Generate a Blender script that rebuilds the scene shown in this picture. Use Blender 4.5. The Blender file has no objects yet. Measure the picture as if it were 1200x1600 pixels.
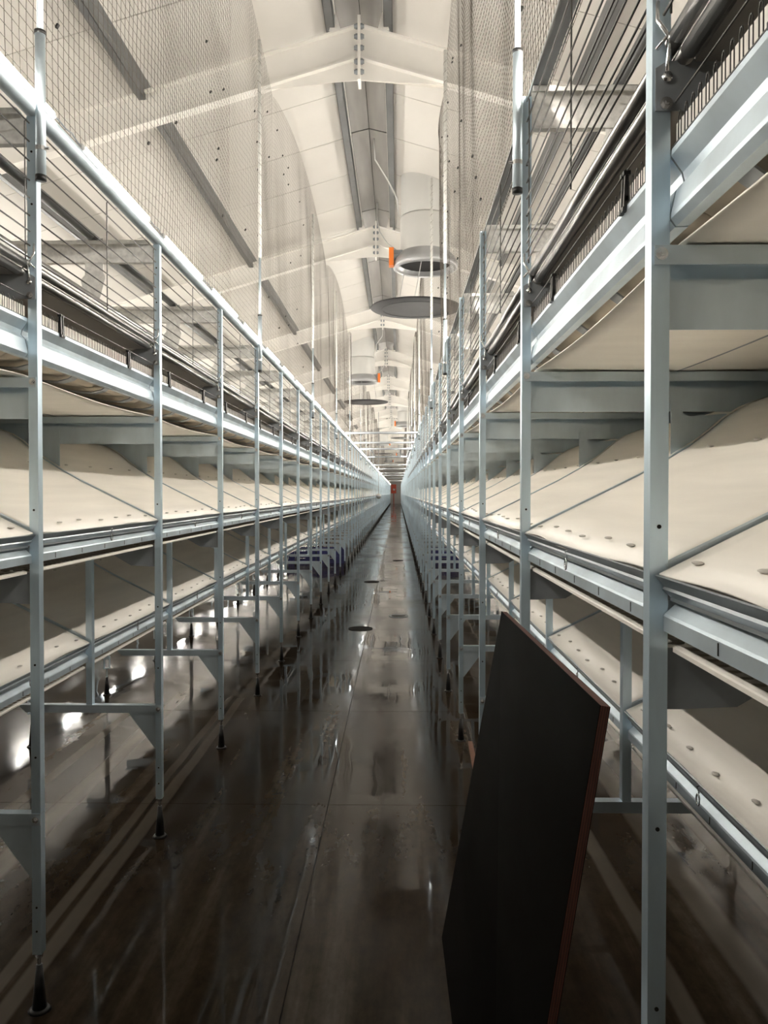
import bpy, bmesh, math, random
import numpy as np
from math import pi, sin, cos, tan, atan, radians, sqrt

random.seed(7)
rng = np.random.default_rng(7)
scene = bpy.context.scene
col = scene.collection

# ------------------------------------------------------------------ camera
EYE = 1.52
FPX = 1220.0
cam_d = bpy.data.cameras.new('camera')
cam_d.sensor_fit = 'VERTICAL'
cam_d.sensor_height = 24.0
cam_d.lens = 24.0 * FPX / 1600.0
cam_d.shift_y = -11.0 / 1600.0
cam_d.clip_start = 0.02
cam_d.clip_end = 400
cam = bpy.data.objects.new('camera', cam_d)
cam.location = (0, 0, EYE)
cam.rotation_euler = (pi / 2 - atan(19 / FPX), 0, atan(22 / FPX))
col.objects.link(cam)
scene.camera = cam

# ------------------------------------------------------------------ world, exposure
world = bpy.data.worlds.new('world')
scene.world = world
world.use_nodes = True
world.node_tree.nodes['Background'].inputs[0].default_value = (0.9, 0.85, 0.8, 1)
world.node_tree.nodes['Background'].inputs[1].default_value = 0.02
scene.view_settings.view_transform = 'Standard'
scene.view_settings.look = 'None'
scene.view_settings.gamma = 1.0
scene.view_settings.use_curve_mapping = False
scene.view_settings.exposure = 1.31
LED_STRENGTH = 84.0
LED_COLOR = (1.0, 0.93, 0.83)

# ------------------------------------------------------------------ layout
XL, XR = -1.04, 0.372          # aisle faces of the two rack rows
BAY = 1.2
YL0, YR0 = 2.2, 1.16           # first visible upright on either side
RIDGE_X = -0.33
RIDGE_Z = 5.62
SLOPE = 0.296
Y_BACK, Y_END = -6.0, 110.0
EAVE = 9.0


def zceil(x):
    return RIDGE_Z - SLOPE * abs(x - RIDGE_X)


# ------------------------------------------------------------------ materials
def new_mat(name):
    m = bpy.data.materials.new(name)
    m.use_nodes = True
    nt = m.node_tree
    b = nt.nodes['Principled BSDF']
    return m, nt, b


def mat(name, color, rough=0.5, metal=0.0, var=0.12, scale=6.0, stretch=(1, 1, 1), bump=0.0, bscale=60.0,
        rvar=0.0, spec=0.5, c2=None, detail=4.0):
    """procedural material: two tone noise in object space, optional roughness variation and fine relief"""
    m, nt, b = new_mat(name)
    N, L = nt.nodes, nt.links
    geo = N.new('ShaderNodeNewGeometry')
    mp = N.new('ShaderNodeMapping')
    mp.inputs['Scale'].default_value = stretch
    L.new(geo.outputs['Position'], mp.inputs['Vector'])
    n = N.new('ShaderNodeTexNoise')
    n.inputs['Scale'].default_value = scale
    n.inputs['Detail'].default_value = detail
    L.new(mp.outputs['Vector'], n.inputs['Vector'])
    r = N.new('ShaderNodeValToRGB')
    r.color_ramp.elements[0].position = 0.3
    r.color_ramp.elements[1].position = 0.7
    ca = c2 if c2 else tuple(c * (1 - var) for c in color)
    r.color_ramp.elements[0].color = (*ca, 1)
    r.color_ramp.elements[1].color = (*(color if c2 else tuple(min(1, c * (1 + var)) for c in color)), 1)
    L.new(n.outputs['Fac'], r.inputs['Fac'])
    L.new(r.outputs['Color'], b.inputs['Base Color'])
    b.inputs['Metallic'].default_value = metal
    b.inputs['Roughness'].default_value = rough
    b.inputs['Specular IOR Level'].default_value = spec
    if rvar > 0:
        mr = N.new('ShaderNodeMapRange')
        mr.inputs['To Min'].default_value = max(0.02, rough - rvar)
        mr.inputs['To Max'].default_value = rough + rvar
        L.new(n.outputs['Fac'], mr.inputs['Value'])
        L.new(mr.outputs['Result'], b.inputs['Roughness'])
    if bump > 0:
        n2 = N.new('ShaderNodeTexNoise')
        n2.inputs['Scale'].default_value = bscale
        L.new(mp.outputs['Vector'], n2.inputs['Vector'])
        bp = N.new('ShaderNodeBump')
        bp.inputs['Strength'].default_value = bump
        bp.inputs['Distance'].default_value = 0.01
        L.new(n2.outputs['Fac'], bp.inputs['Height'])
        L.new(bp.outputs['Normal'], b.inputs['Normal'])
    return m


def floor_material():
    m, nt, b = new_mat('wet_concrete')
    N, L = nt.nodes, nt.links
    geo = N.new('ShaderNodeNewGeometry')

    def noise(scale, stretch, detail=5.0, rough=0.55):
        mp = N.new('ShaderNodeMapping')
        mp.inputs['Scale'].default_value = stretch
        L.new(geo.outputs['Position'], mp.inputs['Vector'])
        n = N.new('ShaderNodeTexNoise')
        n.inputs['Scale'].default_value = scale
        n.inputs['Detail'].default_value = detail
        n.inputs['Roughness'].default_value = rough
        L.new(mp.outputs['Vector'], n.inputs['Vector'])
        return n.outputs['Fac']

    def ramp(fac, stops):
        r = N.new('ShaderNodeValToRGB')
        els = r.color_ramp.elements
        els[0].position, els[0].color = stops[0][0], (*stops[0][1], 1)
        els[1].position, els[1].color = stops[-1][0], (*stops[-1][1], 1)
        for p, c in stops[1:-1]:
            e = els.new(p)
            e.color = (*c, 1)
        L.new(fac, r.inputs['Fac'])
        return r.outputs['Color']

    streak = noise(3.2, (1.6, 0.10, 1), 6.0)
    patch = noise(1.6, (1.0, 0.45, 1), 5.0)
    fine = noise(22, (1, 0.5, 1), 6.0, 0.7)
    c1 = ramp(streak, [(0.34, (0.019, 0.013, 0.008)), (0.55, (0.038, 0.028, 0.019)), (0.72, (0.095, 0.076, 0.057))])
    c2 = ramp(fine, [(0.35, (0.70, 0.69, 0.68)), (0.75, (1.25, 1.24, 1.22))])
    mx = N.new('ShaderNodeMix')
    mx.data_type = 'RGBA'
    mx.blend_type = 'MULTIPLY'
    mx.inputs[0].default_value = 1.0
    L.new(c1, mx.inputs[6])
    L.new(c2, mx.inputs[7])
    sep = N.new('ShaderNodeSeparateXYZ')
    L.new(geo.outputs['Position'], sep.inputs[0])

    def math2(op, a, bb):
        n = N.new('ShaderNodeMath')
        n.operation = op
        for i, v in enumerate((a, bb)):
            if isinstance(v, (int, float)):
                n.inputs[i].default_value = v
            else:
                L.new(v, n.inputs[i])
        return n.outputs[0]
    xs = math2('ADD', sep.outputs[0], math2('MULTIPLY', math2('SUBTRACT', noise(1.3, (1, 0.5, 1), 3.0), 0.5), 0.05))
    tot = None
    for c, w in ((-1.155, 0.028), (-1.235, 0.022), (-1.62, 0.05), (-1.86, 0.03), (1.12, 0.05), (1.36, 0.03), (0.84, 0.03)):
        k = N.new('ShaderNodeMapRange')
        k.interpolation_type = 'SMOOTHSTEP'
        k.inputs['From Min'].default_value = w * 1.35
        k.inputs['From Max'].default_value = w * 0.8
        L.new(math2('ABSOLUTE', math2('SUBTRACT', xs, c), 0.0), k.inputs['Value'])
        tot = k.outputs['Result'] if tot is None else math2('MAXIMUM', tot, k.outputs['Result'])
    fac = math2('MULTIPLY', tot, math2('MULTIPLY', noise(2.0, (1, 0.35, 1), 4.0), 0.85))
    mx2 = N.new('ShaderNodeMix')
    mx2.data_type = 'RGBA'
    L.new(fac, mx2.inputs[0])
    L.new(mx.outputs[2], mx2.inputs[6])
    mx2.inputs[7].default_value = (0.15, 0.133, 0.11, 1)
    L.new(mx2.outputs[2], b.inputs['Base Color'])
    mr = N.new('ShaderNodeMapRange')
    mr.inputs['From Min'].default_value = 0.42
    mr.inputs['From Max'].default_value = 0.66
    mr.inputs['To Min'].default_value = 0.025
    mr.inputs['To Max'].default_value = 0.22
    L.new(patch, mr.inputs['Value'])
    L.new(mr.outputs['Result'], b.inputs['Roughness'])
    b.inputs['IOR'].default_value = 1.2
    wave = noise(2.6, (1, 0.6, 1), 2.0)
    bp = N.new('ShaderNodeBump')
    bp.inputs['Strength'].default_value = 0.04
    bp.inputs['Distance'].default_value = 0.05
    rip = math2('ADD', wave, math2('MULTIPLY', noise(34, (1, 0.7, 1), 2.0), 0.012))
    L.new(rip, bp.inputs['Height'])
    L.new(bp.outputs['Normal'], b.inputs['Normal'])
    return m


def emit_mat(name, color, strength):
    m = bpy.data.materials.new(name)
    m.use_nodes = True
    nt = m.node_tree
    nt.nodes.clear()
    e = nt.nodes.new('ShaderNodeEmission')
    e.inputs[0].default_value = (*color, 1)
    e.inputs[1].default_value = strength
    o = nt.nodes.new('ShaderNodeOutputMaterial')
    nt.links.new(e.outputs[0], o.inputs[0])
    return m


M = {}
M['galv'] = mat('galvanised_steel', (0.57, 0.66, 0.72), 0.46, 0.72, 0.13, 9, (1, 1, 0.4), rvar=0.08)
M['galv_post'] = mat('galvanised_post_steel', (0.63, 0.77, 0.87), 0.34, 0.75, 0.13, 7, (2, 2, 0.5), rvar=0.08)
M['galv_hem'] = mat('rolled_hem_steel', (0.30, 0.33, 0.35), 0.35, 0.7, 0.12, 9)
M['spangle'] = mat('spangled_zinc', (0.76, 0.755, 0.73), 0.5, 0.1, 0.14, 60, detail=2)
M['galv_dark'] = mat('dull_zinc', (0.30, 0.325, 0.345), 0.45, 0.45, 0.12, 10)
M['tube'] = mat('dark_tube_steel', (0.27, 0.27, 0.265), 0.28, 0.85, 0.2, 12)
M['panel_dark'] = mat('dark_grey_panel', (0.26, 0.25, 0.235), 0.6, 0.1, 0.1, 5)
M['pvc'] = mat('cream_sheet', (0.86, 0.825, 0.76), 0.42, 0.0, 0.065, 3.0, (4.0, 0.4, 4.0), bump=0.14, bscale=7)
M['belt'] = mat('white_belt', (0.86, 0.82, 0.74), 0.5, 0.0, 0.05, 4.0, (0.6, 2.0, 1), bump=0.12, bscale=9)
M['beige'] = mat('beige_floor_sheet', (0.60, 0.53, 0.43), 0.6, 0.0, 0.12, 6)
M['brown'] = mat('brown_plastic_grid', (0.27, 0.225, 0.17), 0.5, 0.0, 0.15, 14)
M['button'] = mat('grey_sheet_clip', (0.56, 0.53, 0.49), 0.5, 0.0, 0.1, 30)
M['black'] = mat('black_plastic', (0.012, 0.012, 0.012), 0.4, 0.0, 0.2, 10)
M['hole'] = mat('dark_hole', (0.006, 0.006, 0.006), 0.9, 0.0, 0.1, 10)
M['wire'] = mat('grille_wire', (0.09, 0.088, 0.085), 0.38, 0.75, 0.2, 10)
M['chrome'] = mat('bright_zinc_fitting', (0.78, 0.79, 0.80), 0.22, 0.95, 0.08, 20)
M['ceiling'] = mat('white_roof_panel', (0.64, 0.62, 0.585), 0.55, 0.0, 0.035, 1.2, (1, 1, 1))
M['white_steel'] = mat('white_painted_steel', (0.86, 0.84, 0.80), 0.45, 0.0, 0.04, 3)
M['ridge'] = mat('ridge_sheet', (0.27, 0.262, 0.25), 0.4, 0.35, 0.28, 1.6, (3, 0.35, 1), rvar=0.1)
M['purlin'] = mat('purlin_zinc', (0.15, 0.155, 0.158), 0.45, 0.45, 0.12, 4)
M['net'] = mat('net_twine', (0.09, 0.075, 0.06), 0.7, 0.0, 0.25, 8)
M['duct'] = mat('chimney_grey', (0.58, 0.58, 0.56), 0.45, 0.0, 0.04, 2)
M['duct_ring'] = mat('chimney_ring', (0.45, 0.46, 0.47), 0.3, 0.35, 0.08, 3)
M['disc'] = mat('dark_disc', (0.010, 0.010, 0.011), 0.6, 0.1, 0.45, 7, (1, 3, 1))
M['orange'] = mat('orange_motor', (0.85, 0.21, 0.03), 0.45, 0.0, 0.06, 6)
M['red'] = mat('red_panel', (0.75, 0.10, 0.04), 0.5, 0.0, 0.2, 3)
M['blue'] = mat('blue_plastic', (0.04, 0.045, 0.17), 0.4, 0.0, 0.12, 8)
M['film'] = mat('black_film_plywood', (0.0022, 0.0020, 0.0016), 0.36, 0.0, 0.4, 3, (0.6, 0.6, 1.6), rvar=0.07, bump=0.02, bscale=12)
M['film'].node_tree.nodes['Principled BSDF'].inputs['IOR'].default_value = 1.06
M['ply'] = mat('red_brown_ply_edge', (0.10, 0.032, 0.018), 0.6, 0.0, 0.3, 40, (6, 1, 0.2))
M['ply2'] = mat('dark_ply_edge', (0.05, 0.016, 0.010), 0.6, 0.0, 0.3, 40, (6, 1, 0.2))
M['lath'] = mat('reddish_lath', (0.16, 0.065, 0.033), 0.55, 0.0, 0.2, 20)
M['wall'] = mat('white_wall', (0.66, 0.64, 0.60), 0.6, 0.0, 0.04, 1)
M['side_wall'] = mat('grey_side_wall', (0.20, 0.185, 0.165), 0.7, 0.0, 0.08, 1)
M['cable'] = mat('grey_cable', (0.55, 0.55, 0.54), 0.5, 0.0, 0.05, 10)
M['floor'] = floor_material()
M['joint'] = mat('floor_joint_dark', (0.015, 0.013, 0.011), 0.5, 0.0, 0.2, 10)
M['led'] = emit_mat('led_tube_light', LED_COLOR, LED_STRENGTH)
M['led_wash'] = emit_mat('added_ceiling_wash', LED_COLOR, LED_STRENGTH * 1.8)  # for the added tubes that brighten the ceiling beyond the stacks


# ------------------------------------------------------------------ mesh building
class MB:
    """collects simple solids; x may be mirrored so one builder serves both rack rows"""

    def __init__(self, s=1):
        self.v, self.f, self.s, self.smooth = [], [], s, False

    def add(self, vs, fs):
        o = len(self.v)
        if self.s < 0:
            self.v += [(-a, b, c) for a, b, c in vs]
            self.f += [tuple(o + i for i in reversed(q)) for q in fs]
        else:
            self.v += list(vs)
            self.f += [tuple(o + i for i in q) for q in fs]
        return self

    def box(self, x0, x1, y0, y1, z0, z1):
        vs = [(x0, y0, z0), (x1, y0, z0), (x1, y1, z0), (x0, y1, z0), (x0, y0, z1), (x1, y0, z1), (x1, y1, z1), (x0, y1, z1)]
        return self.add(vs, [(0, 3, 2, 1), (4, 5, 6, 7), (0, 1, 5, 4), (1, 2, 6, 5), (2, 3, 7, 6), (3, 0, 4, 7)])

    def prism(self, pts, y0, y1):
        """closed outline in x,z extruded along y"""
        a = sum(pts[i][0] * pts[(i + 1) % len(pts)][1] - pts[(i + 1) % len(pts)][0] * pts[i][1] for i in range(len(pts)))
        if a < 0:
            pts = pts[::-1]
        n = len(pts)
        vs = [(x, y0, z) for x, z in pts] + [(x, y1, z) for x, z in pts]
        fs = [tuple(range(n)), tuple(range(2 * n - 1, n - 1, -1))]
        fs += [(i, n + i, n + (i + 1) % n, (i + 1) % n) for i in range(n)]
        return self.add(vs, fs)

    def ribbon(self, line, t, y0, y1, ny=1, off=None):
        """open x,z line given thickness t (downwards along its normal) extruded along y"""
        n = len(line)
        nor = []
        for i in range(n):
            a, b = line[max(i - 1, 0)], line[min(i + 1, n - 1)]
            dx, dz = b[0] - a[0], b[1] - a[1]
            l = sqrt(dx * dx + dz * dz) or 1
            nor.append((dz / l, -dx / l))
        vs = []
        for j in range(ny + 1):
            y = y0 + (y1 - y0) * j / ny
            for i in range(n):
                o = off(i, j / ny) if off else 0
                vs.append((line[i][0], y, line[i][1] + o))
            for i in range(n):
                o = off(i, j / ny) if off else 0
                vs.append((line[i][0] + nor[i][0] * t, y, line[i][1] + nor[i][1] * t + o))
        fs = []
        w = 2 * n
        for j in range(ny):
            p, q = j * w, (j + 1) * w
            for i in range(n - 1):
                fs.append((p + i, p + i + 1, q + i + 1, q + i))
                fs.append((p + n + i, q + n + i, q + n + i + 1, p + n + i + 1))
            fs.append((p, q, q + n, p + n))
            fs.append((p + n - 1, p + w - 1, q + w - 1, q + n - 1))
        for i in range(n - 1):
            fs.append((i, n + i, n + i + 1, i + 1))
            e = ny * w
            fs.append((e + i, e + i + 1, e + n + i + 1, e + n + i))
        return self.add(vs, fs)

    def cone(self, p0, p1, r0, r1, n=10):
        d = np.array(p1, float) - np.array(p0, float)
        l = np.linalg.norm(d)
        d = d / l
        u = np.cross(d, (0, 0, 1)) if abs(d[2]) < 0.9 else np.cross(d, (1, 0, 0))
        u = u / np.linalg.norm(u)
        w = np.cross(d, u)
        vs = []
        for p, r in ((p0, r0), (p1, r1)):
            for k in range(n):
                a = 2 * pi * k / n
                vs.append(tuple(np.array(p) + r * (cos(a) * u + sin(a) * w)))
        fs = [(k, (k + 1) % n, n + (k + 1) % n, n + k) for k in range(n)]
        fs += [tuple(range(n - 1, -1, -1)), tuple(range(n, 2 * n))]
        return self.add(vs, fs)

    def cyl(self, p0, p1, r, n=10):
        return self.cone(p0, p1, r, r, n)

    def tube(self, pts, r, n=5, closed=False):
        P = [np.array(p, float) for p in pts]
        m = len(P)
        vs = []
        for i in range(m):
            if closed:
                d = P[(i + 1) % m] - P[i - 1]
            else:
                d = P[min(i + 1, m - 1)] - P[max(i - 1, 0)]
            d = d / (np.linalg.norm(d) or 1)
            u = np.cross(d, (0.31, 0.2, 0.93))
            if np.linalg.norm(u) < 0.15:
                u = np.cross(d, (1, 0, 0))
            u = u / np.linalg.norm(u)
            w = np.cross(d, u)
            for k in range(n):
                a = 2 * pi * k / n
                vs.append(tuple(P[i] + r * (cos(a) * u + sin(a) * w)))
        fs = []
        for i in range(m if closed else m - 1):
            p, q = i * n, ((i + 1) % m) * n
            fs += [(p + k, p + (k + 1) % n, q + (k + 1) % n, q + k) for k in range(n)]
        if not closed:
            fs += [tuple(range(n - 1, -1, -1)), tuple(range((m - 1) * n, m * n))]
        return self.add(vs, fs)

    def lathe(self, prof, c, n=32):
        """(r, z) profile turned around a vertical axis at c"""
        vs = []
        for r, z in prof:
            for k in range(n):
                a = 2 * pi * k / n
                vs.append((c[0] + r * cos(a), c[1] + r * sin(a), c[2] + z))
        fs = []
        for i in range(len(prof) - 1):
            for k in range(n):
                fs.append((i * n + k, i * n + (k + 1) % n, (i + 1) * n + (k + 1) % n, (i + 1) * n + k))
        return self.add(vs, fs)

    def mesh(self, name, material, smooth=None):
        me = bpy.data.meshes.new(name)
        me.from_pydata([tuple(map(float, p)) for p in self.v], [], self.f)
        me.materials.append(material)
        if smooth if smooth is not None else self.smooth:
            me.polygons.foreach_set('use_smooth', [True] * len(me.polygons))
        me.update()
        return me


def link(name, me, parent=None, loc=(0, 0, 0), **props):
    o = bpy.data.objects.new(name, me)
    o.location = loc
    col.objects.link(o)
    if parent:
        o.parent = parent
    for k, v in props.items():
        o[k] = v
    return o


def empty(name, loc, **props):
    o = bpy.data.objects.new(name, None)
    o.empty_display_size = 0.1
    o.location = loc
    col.objects.link(o)
    for k, v in props.items():
        o[k] = v
    return o


CACHE = {}


def cached(key, fn):
    if key not in CACHE:
        CACHE[key] = fn()
    return CACHE[key]


WORDS = ['first', 'second', 'third', 'fourth', 'fifth', 'sixth', 'seventh', 'eighth', 'ninth', 'tenth', 'eleventh', 'twelfth']


def nth(i):
    if i < 12:
        return WORDS[i]
    n = i + 1
    suf = 'th' if 10 <= n % 100 <= 20 else {1: 'st', 2: 'nd', 3: 'rd'}.get(n % 10, 'th')
    return f'{n}{suf}'


# ------------------------------------------------------------------ floor, walls, roof
SLAB = 1.63
fl = link('floor', MB().box(-EAVE - 0.5, EAVE + 0.2, Y_BACK, Y_END, -0.30, -0.012).mesh('floor', M['joint']), None,
          kind='structure')
slab_x = [(-EAVE - 0.5, -4.6), (-4.597, -0.342), (-0.338, 4.2), (4.203, EAVE + 0.2)]
y = Y_BACK
j = 0
while y < 40:
    for a, b in slab_x:
        me = cached(('slab', a), lambda: MB().box(a, b, 0, SLAB - 0.004, -0.012, 0).mesh('floor_slab', M['floor']))
        link('floor_slab', me, fl, (0, y, 0))
    y += SLAB
    j += 1
link('floor_slab', MB().box(-EAVE - 0.5, EAVE + 0.2, y, Y_END, -0.012, 0).mesh('floor_slab', M['floor']), fl)
for nm, x0, x1 in (('wall_left', -EAVE - 0.45, -EAVE - 0.3), ('wall_right', EAVE - 0.05, EAVE + 0.1)):
    link(nm, MB().box(x0, x1, Y_BACK, Y_END, -0.012, 3.05).mesh(nm, M['side_wall']), None, kind='structure')
gable = [(-EAVE - 0.5, -0.012), (EAVE + 0.2, -0.012), (EAVE + 0.2, zceil(EAVE + 0.2)), (RIDGE_X, RIDGE_Z + 0.05), (-EAVE - 0.5, zceil(-EAVE - 0.5))]
link('wall_end', MB().prism(gable, Y_END - 0.1, Y_END + 0.1).mesh('wall_end', M['wall']), None, kind='structure')
link('wall_back', MB().prism(gable, Y_BACK - 0.1, Y_BACK).mesh('wall_back', M['wall']), None, kind='structure')

ceil = empty('ceiling', (0, 0, 0), kind='structure')
PW = 0.994
for s, nm in ((-1, 'l'), (1, 'r')):
    def panel():
        x0, x1 = 0.20, 9.15
        return MB(s).prism([(x0, RIDGE_Z - SLOPE * x0), (x1, RIDGE_Z - SLOPE * x1), (x1, RIDGE_Z - SLOPE * x1 + 0.06), (x0, RIDGE_Z - SLOPE * x0 + 0.06)],
                           0, PW - 0.010).mesh('roof_panel', M['ceiling'])
    me = panel()
    back = MB(s).prism([(0.20, RIDGE_Z - SLOPE * 0.2 + 0.012), (9.15, RIDGE_Z - SLOPE * 9.15 + 0.012), (9.15, RIDGE_Z - SLOPE * 9.15 + 0.1), (0.2, RIDGE_Z - SLOPE * 0.2 + 0.1)],
                       Y_BACK, Y_END).mesh('roof_backing', M['purlin'])
    link('roof_backing', back, ceil, (RIDGE_X, 0, 0))
    y = Y_BACK
    while y < Y_END:
        link('roof_panel', me, ceil, (RIDGE_X, y, 0))
        y += PW
# ridge capping between the two slopes, dull metal with a middle seam
rg = empty('trim_1', (RIDGE_X, 0, 0), kind='structure')
for s in (-1, 1):
    y = Y_BACK
    me = MB(s).prism([(0.003, RIDGE_Z + 0.02), (0.21, RIDGE_Z - 0.03), (0.21, RIDGE_Z - 0.022), (0.003, RIDGE_Z + 0.028)], 0, 2.46).mesh('ridge_plate', M['ridge'])
    while y < Y_END:
        link('ridge_plate', me, rg, (0, y, 0))
        y += 2.485
link('ridge_cover', MB().box(-0.3, 0.3, Y_BACK, Y_END, RIDGE_Z + 0.03, RIDGE_Z + 0.06).mesh('ridge_cover', M['hole']), rg)


def purlin(n, off, s, depth, width):
    x = RIDGE_X + s * off
    z = zceil(x)
    mb = MB(1)
    t = 0.004
    # C profile, open towards the eaves
    xa, xb = (x - width / 2, x + width / 2)
    web = (xb - t, xb) if s < 0 else (xa, xa + t)
    mb.box(web[0], web[1], Y_BACK, Y_END, z - depth, z - 0.002)
    mb.box(xa, xb, Y_BACK, Y_END, z - depth, z - depth + t)
    lip = (xa, xa + t) if s < 0 else (xb - t, xb)
    mb.box(lip[0], lip[1], Y_BACK, Y_END, z - depth, z - depth + 0.02)
    link(f'trim_{n}', mb.mesh('purlin', M['purlin']), None, kind='structure')


n = 2
for off, dp, w in ((0.245, 0.10, 0.075), (1.86, 0.19, 0.06), (3.4, 0.13, 0.06), (5.0, 0.13, 0.06), (6.7, 0.13, 0.06)):
    for s in (-1, 1):
        purlin(n, off, s, dp, w)
        n += 1

# ------------------------------------------------------------------ white steel roof frames
FY0, FSP = 6.7, 4.97


def frame_meshes():
    zt = 5.485     # top of rafter at the apex
    out = {}
    for s in (-1, 1):
        mb = MB(s)

        def band(za, zb, x0, x1, ya, yb):
            mb.prism([(x0, za - SLOPE * x0), (x1, za - SLOPE * x1), (x1, zb - SLOPE * x1), (x0, zb - SLOPE * x0)], ya, yb)
        band(zt - 0.014, zt, 0.012, 8.6, -0.055, 0.055)
        band(zt - 0.285, zt - 0.271, 0.012, 8.6, -0.055, 0.055)
        band(zt - 0.275, zt - 0.01, 0.012, 8.6, -0.005, 0.005)
        # haunch towards the apex
        zb = 5.03
        xh = 0.86
        mb.prism([(0.012, zt - 0.28), (xh, zt - 0.28 - SLOPE * xh), (xh, zb - 0.055), (0.012, zb)], -0.005, 0.005)
        # column at the eaves
        mb.box(8.35, 8.6, -0.07, 0.07, 0, zt - 0.28 - SLOPE * 8.35)
        out[s] = mb.mesh('rafter', M['white_steel'])
    out['plate'] = MB().box(-0.012, 0.012, -0.085, 0.085, 5.0, 5.535).mesh('apex_plate', M['white_steel'])
    out['bolt'] = MB().cyl((-0.042, 0, 0), (0.042, 0, 0), 0.017, 6).cyl((-0.030, 0, 0), (0.030, 0, 0), 0.024, 8).mesh('bolt', M['galv_dark'])
    out['cleat'] = MB().prism([(-0.05, 0), (0.05, 0), (0.012, 0.15), (-0.012, 0.15)], -0.006, 0.006).cyl((-0.0, -0.012, 0.07), (0, 0.012, 0.07), 0.012, 8).mesh('purlin_cleat', M['white_steel'])
    return out


FM = frame_meshes()
for i in range(-1, 21):
    y = FY0 + FSP * i
    lab = 'white bolted steel roof frame just behind the camera' if i < 0 else \
        f'white bolted steel roof frame, {nth(i)} apex from the camera along the ridge'
    f = empty('roof_frame', (RIDGE_X, y, 0), label=lab, category='roof frame', group='white roof frames')
    link('rafter', FM[-1], f)
    link('rafter', FM[1], f)
    link('apex_plate', FM['plate'], f)
    if i < 8:
        for z in (5.075, 5.16, 5.275, 5.37, 5.455):
            for yy in (-0.055, 0.055):
                link('bolt', FM['bolt'], f, (0, yy, z))
        for s in (-1, 1):
            link('purlin_cleat', FM['cleat'], f, (s * 0.205, -0.05, 5.42))

# ------------------------------------------------------------------ rack bays
PW_, PD_ = 0.027, 0.029           # upright face width and depth
SHEET = [(0.0, 0.0), (0.10, 0.049), (0.22, 0.108), (0.34, 0.168), (0.42, 0.213), (0.49, 0.256), (0.55, 0.303), (0.60, 0.345), (0.65, 0.377),
         (0.71, 0.400), (0.78, 0.412)]


def sheet_z(d):
    for a, b in zip(SHEET, SHEET[1:]):
        if d <= b[0]:
            return a[1] + (b[1] - a[1]) * (d - a[0]) / (b[0] - a[0])
    return SHEET[-1][1]


SIDES = {'left': dict(s=-1, x=XL, drop=-0.026, top=2.601, beam=(2.525, 2.612)), 'right': dict(s=1, x=XR, drop=0.004, top=2.705, beam=(2.612, 2.722))}


def K(side, name, fn):
    return cached((side, name), fn)


def upright_mesh(s, z0, z1, d0=0.0, holes=()):
    mb = MB(s)
    t = 0.0025
    # C section: face to the camera, two flanges with small return lips, open at the back
    mb.box(d0, d0 + PW_, 0, t, z0, z1)
    mb.box(d0, d0 + t, t, PD_, z0, z1)
    mb.box(d0 + PW_ - t, d0 + PW_, t, PD_, z0, z1)
    mb.box(d0 + t, d0 + 0.008, PD_ - t, PD_, z0, z1)
    mb.box(d0 + PW_ - 0.008, d0 + PW_ - t, PD_ - t, PD_, z0, z1)
    return mb.mesh('upright', M['galv_post'])


def foot_mesh(s):
    mb = MB(s)
    mb.cone((0, 0, 0.008), (0, 0, 0.135), 0.0205, 0.0095, 14)
    mb.cone((0, 0, 0.0), (0, 0, 0.008), 0.033, 0.026, 14)
    return mb.mesh('foot_cone', M['black'], True)


def rod_mesh(s):
    mb = MB(s)
    mb.cyl((0, 0, 0.13), (0, 0, 0.20), 0.0055, 8)
    mb.cyl((0, 0, 0.158), (0, 0, 0.168), 0.011, 6)
    return mb.mesh('levelling_bolt', M['chrome'])


def bolt_mesh(s):
    mb = MB(s)
    mb.cyl((0, -0.002, 0), (0, 0.003, 0), 0.0095, 12)
    mb.cyl((0, -0.007, 0), (0, -0.001, 0), 0.0065, 6)
    mb.cyl((0, -0.010, 0), (0, -0.006, 0), 0.0035, 6)
    return mb.mesh('bolt', M['chrome'])


def hole_mesh(s):
    return MB(s).cyl((0, -0.0012, 0), (0, 0.001, 0), 0.0032, 10).mesh('bolt_hole', M['hole'])


def lipped_beam(s, d0, d1, z0, z1, z2, z3, y):
    """upper flat strip z2..z3 and lower plate z0..z1 set back"""
    mb = MB(s)
    mb.box(d0, d1, y, y + 0.003, z2, z3)
    mb.box(d0, d1, y + 0.003, y + 0.033, z3 - 0.003, z3)
    return mb


TIERS = [(0.010, 1.404), (0.312, 0.866)]


def tier_sheet(s, bd, bz, seg):
    line = [(bd + a, bz + b) for a, b in SHEET]
    end = 1.15
    line.append((min(end, bd + 0.84) if bd < 0.2 else end, bz + 0.415))
    if bd < 0.2:
        line.append((end, bz + 0.415))
    ph = random.random() * 6

    def off(i, v):
        w = math.exp(-((line[i][0] - bd) / 0.05) ** 2) * 0.002 * sin(v * 17 + ph) * (1 if seg > 4 else 0)
        return w + 0.004 * sin(v * 9 + i * 0.7 + ph) * sin(pi * v) + 0.006 * sin(pi * v) * (-1)
    return MB(s).ribbon(line, 0.004, 0.018, BAY - 0.012, seg, off).mesh('sloped_sheet', M['pvc'], True)


def hem_mesh(s, bd, bz):
    mb = MB(s)
    line = [(bd - 0.001, bz - 0.004), (bd + 0.012, bz - 0.020), (bd + 0.010, bz - 0.024), (bd + 0.022, bz - 0.036), (bd + 0.022, bz - 0.043)]
    mb.ribbon(line, 0.003, 0.022, BAY - 0.004)
    return mb.mesh('edge_hem', M['galv_hem'])


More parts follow.
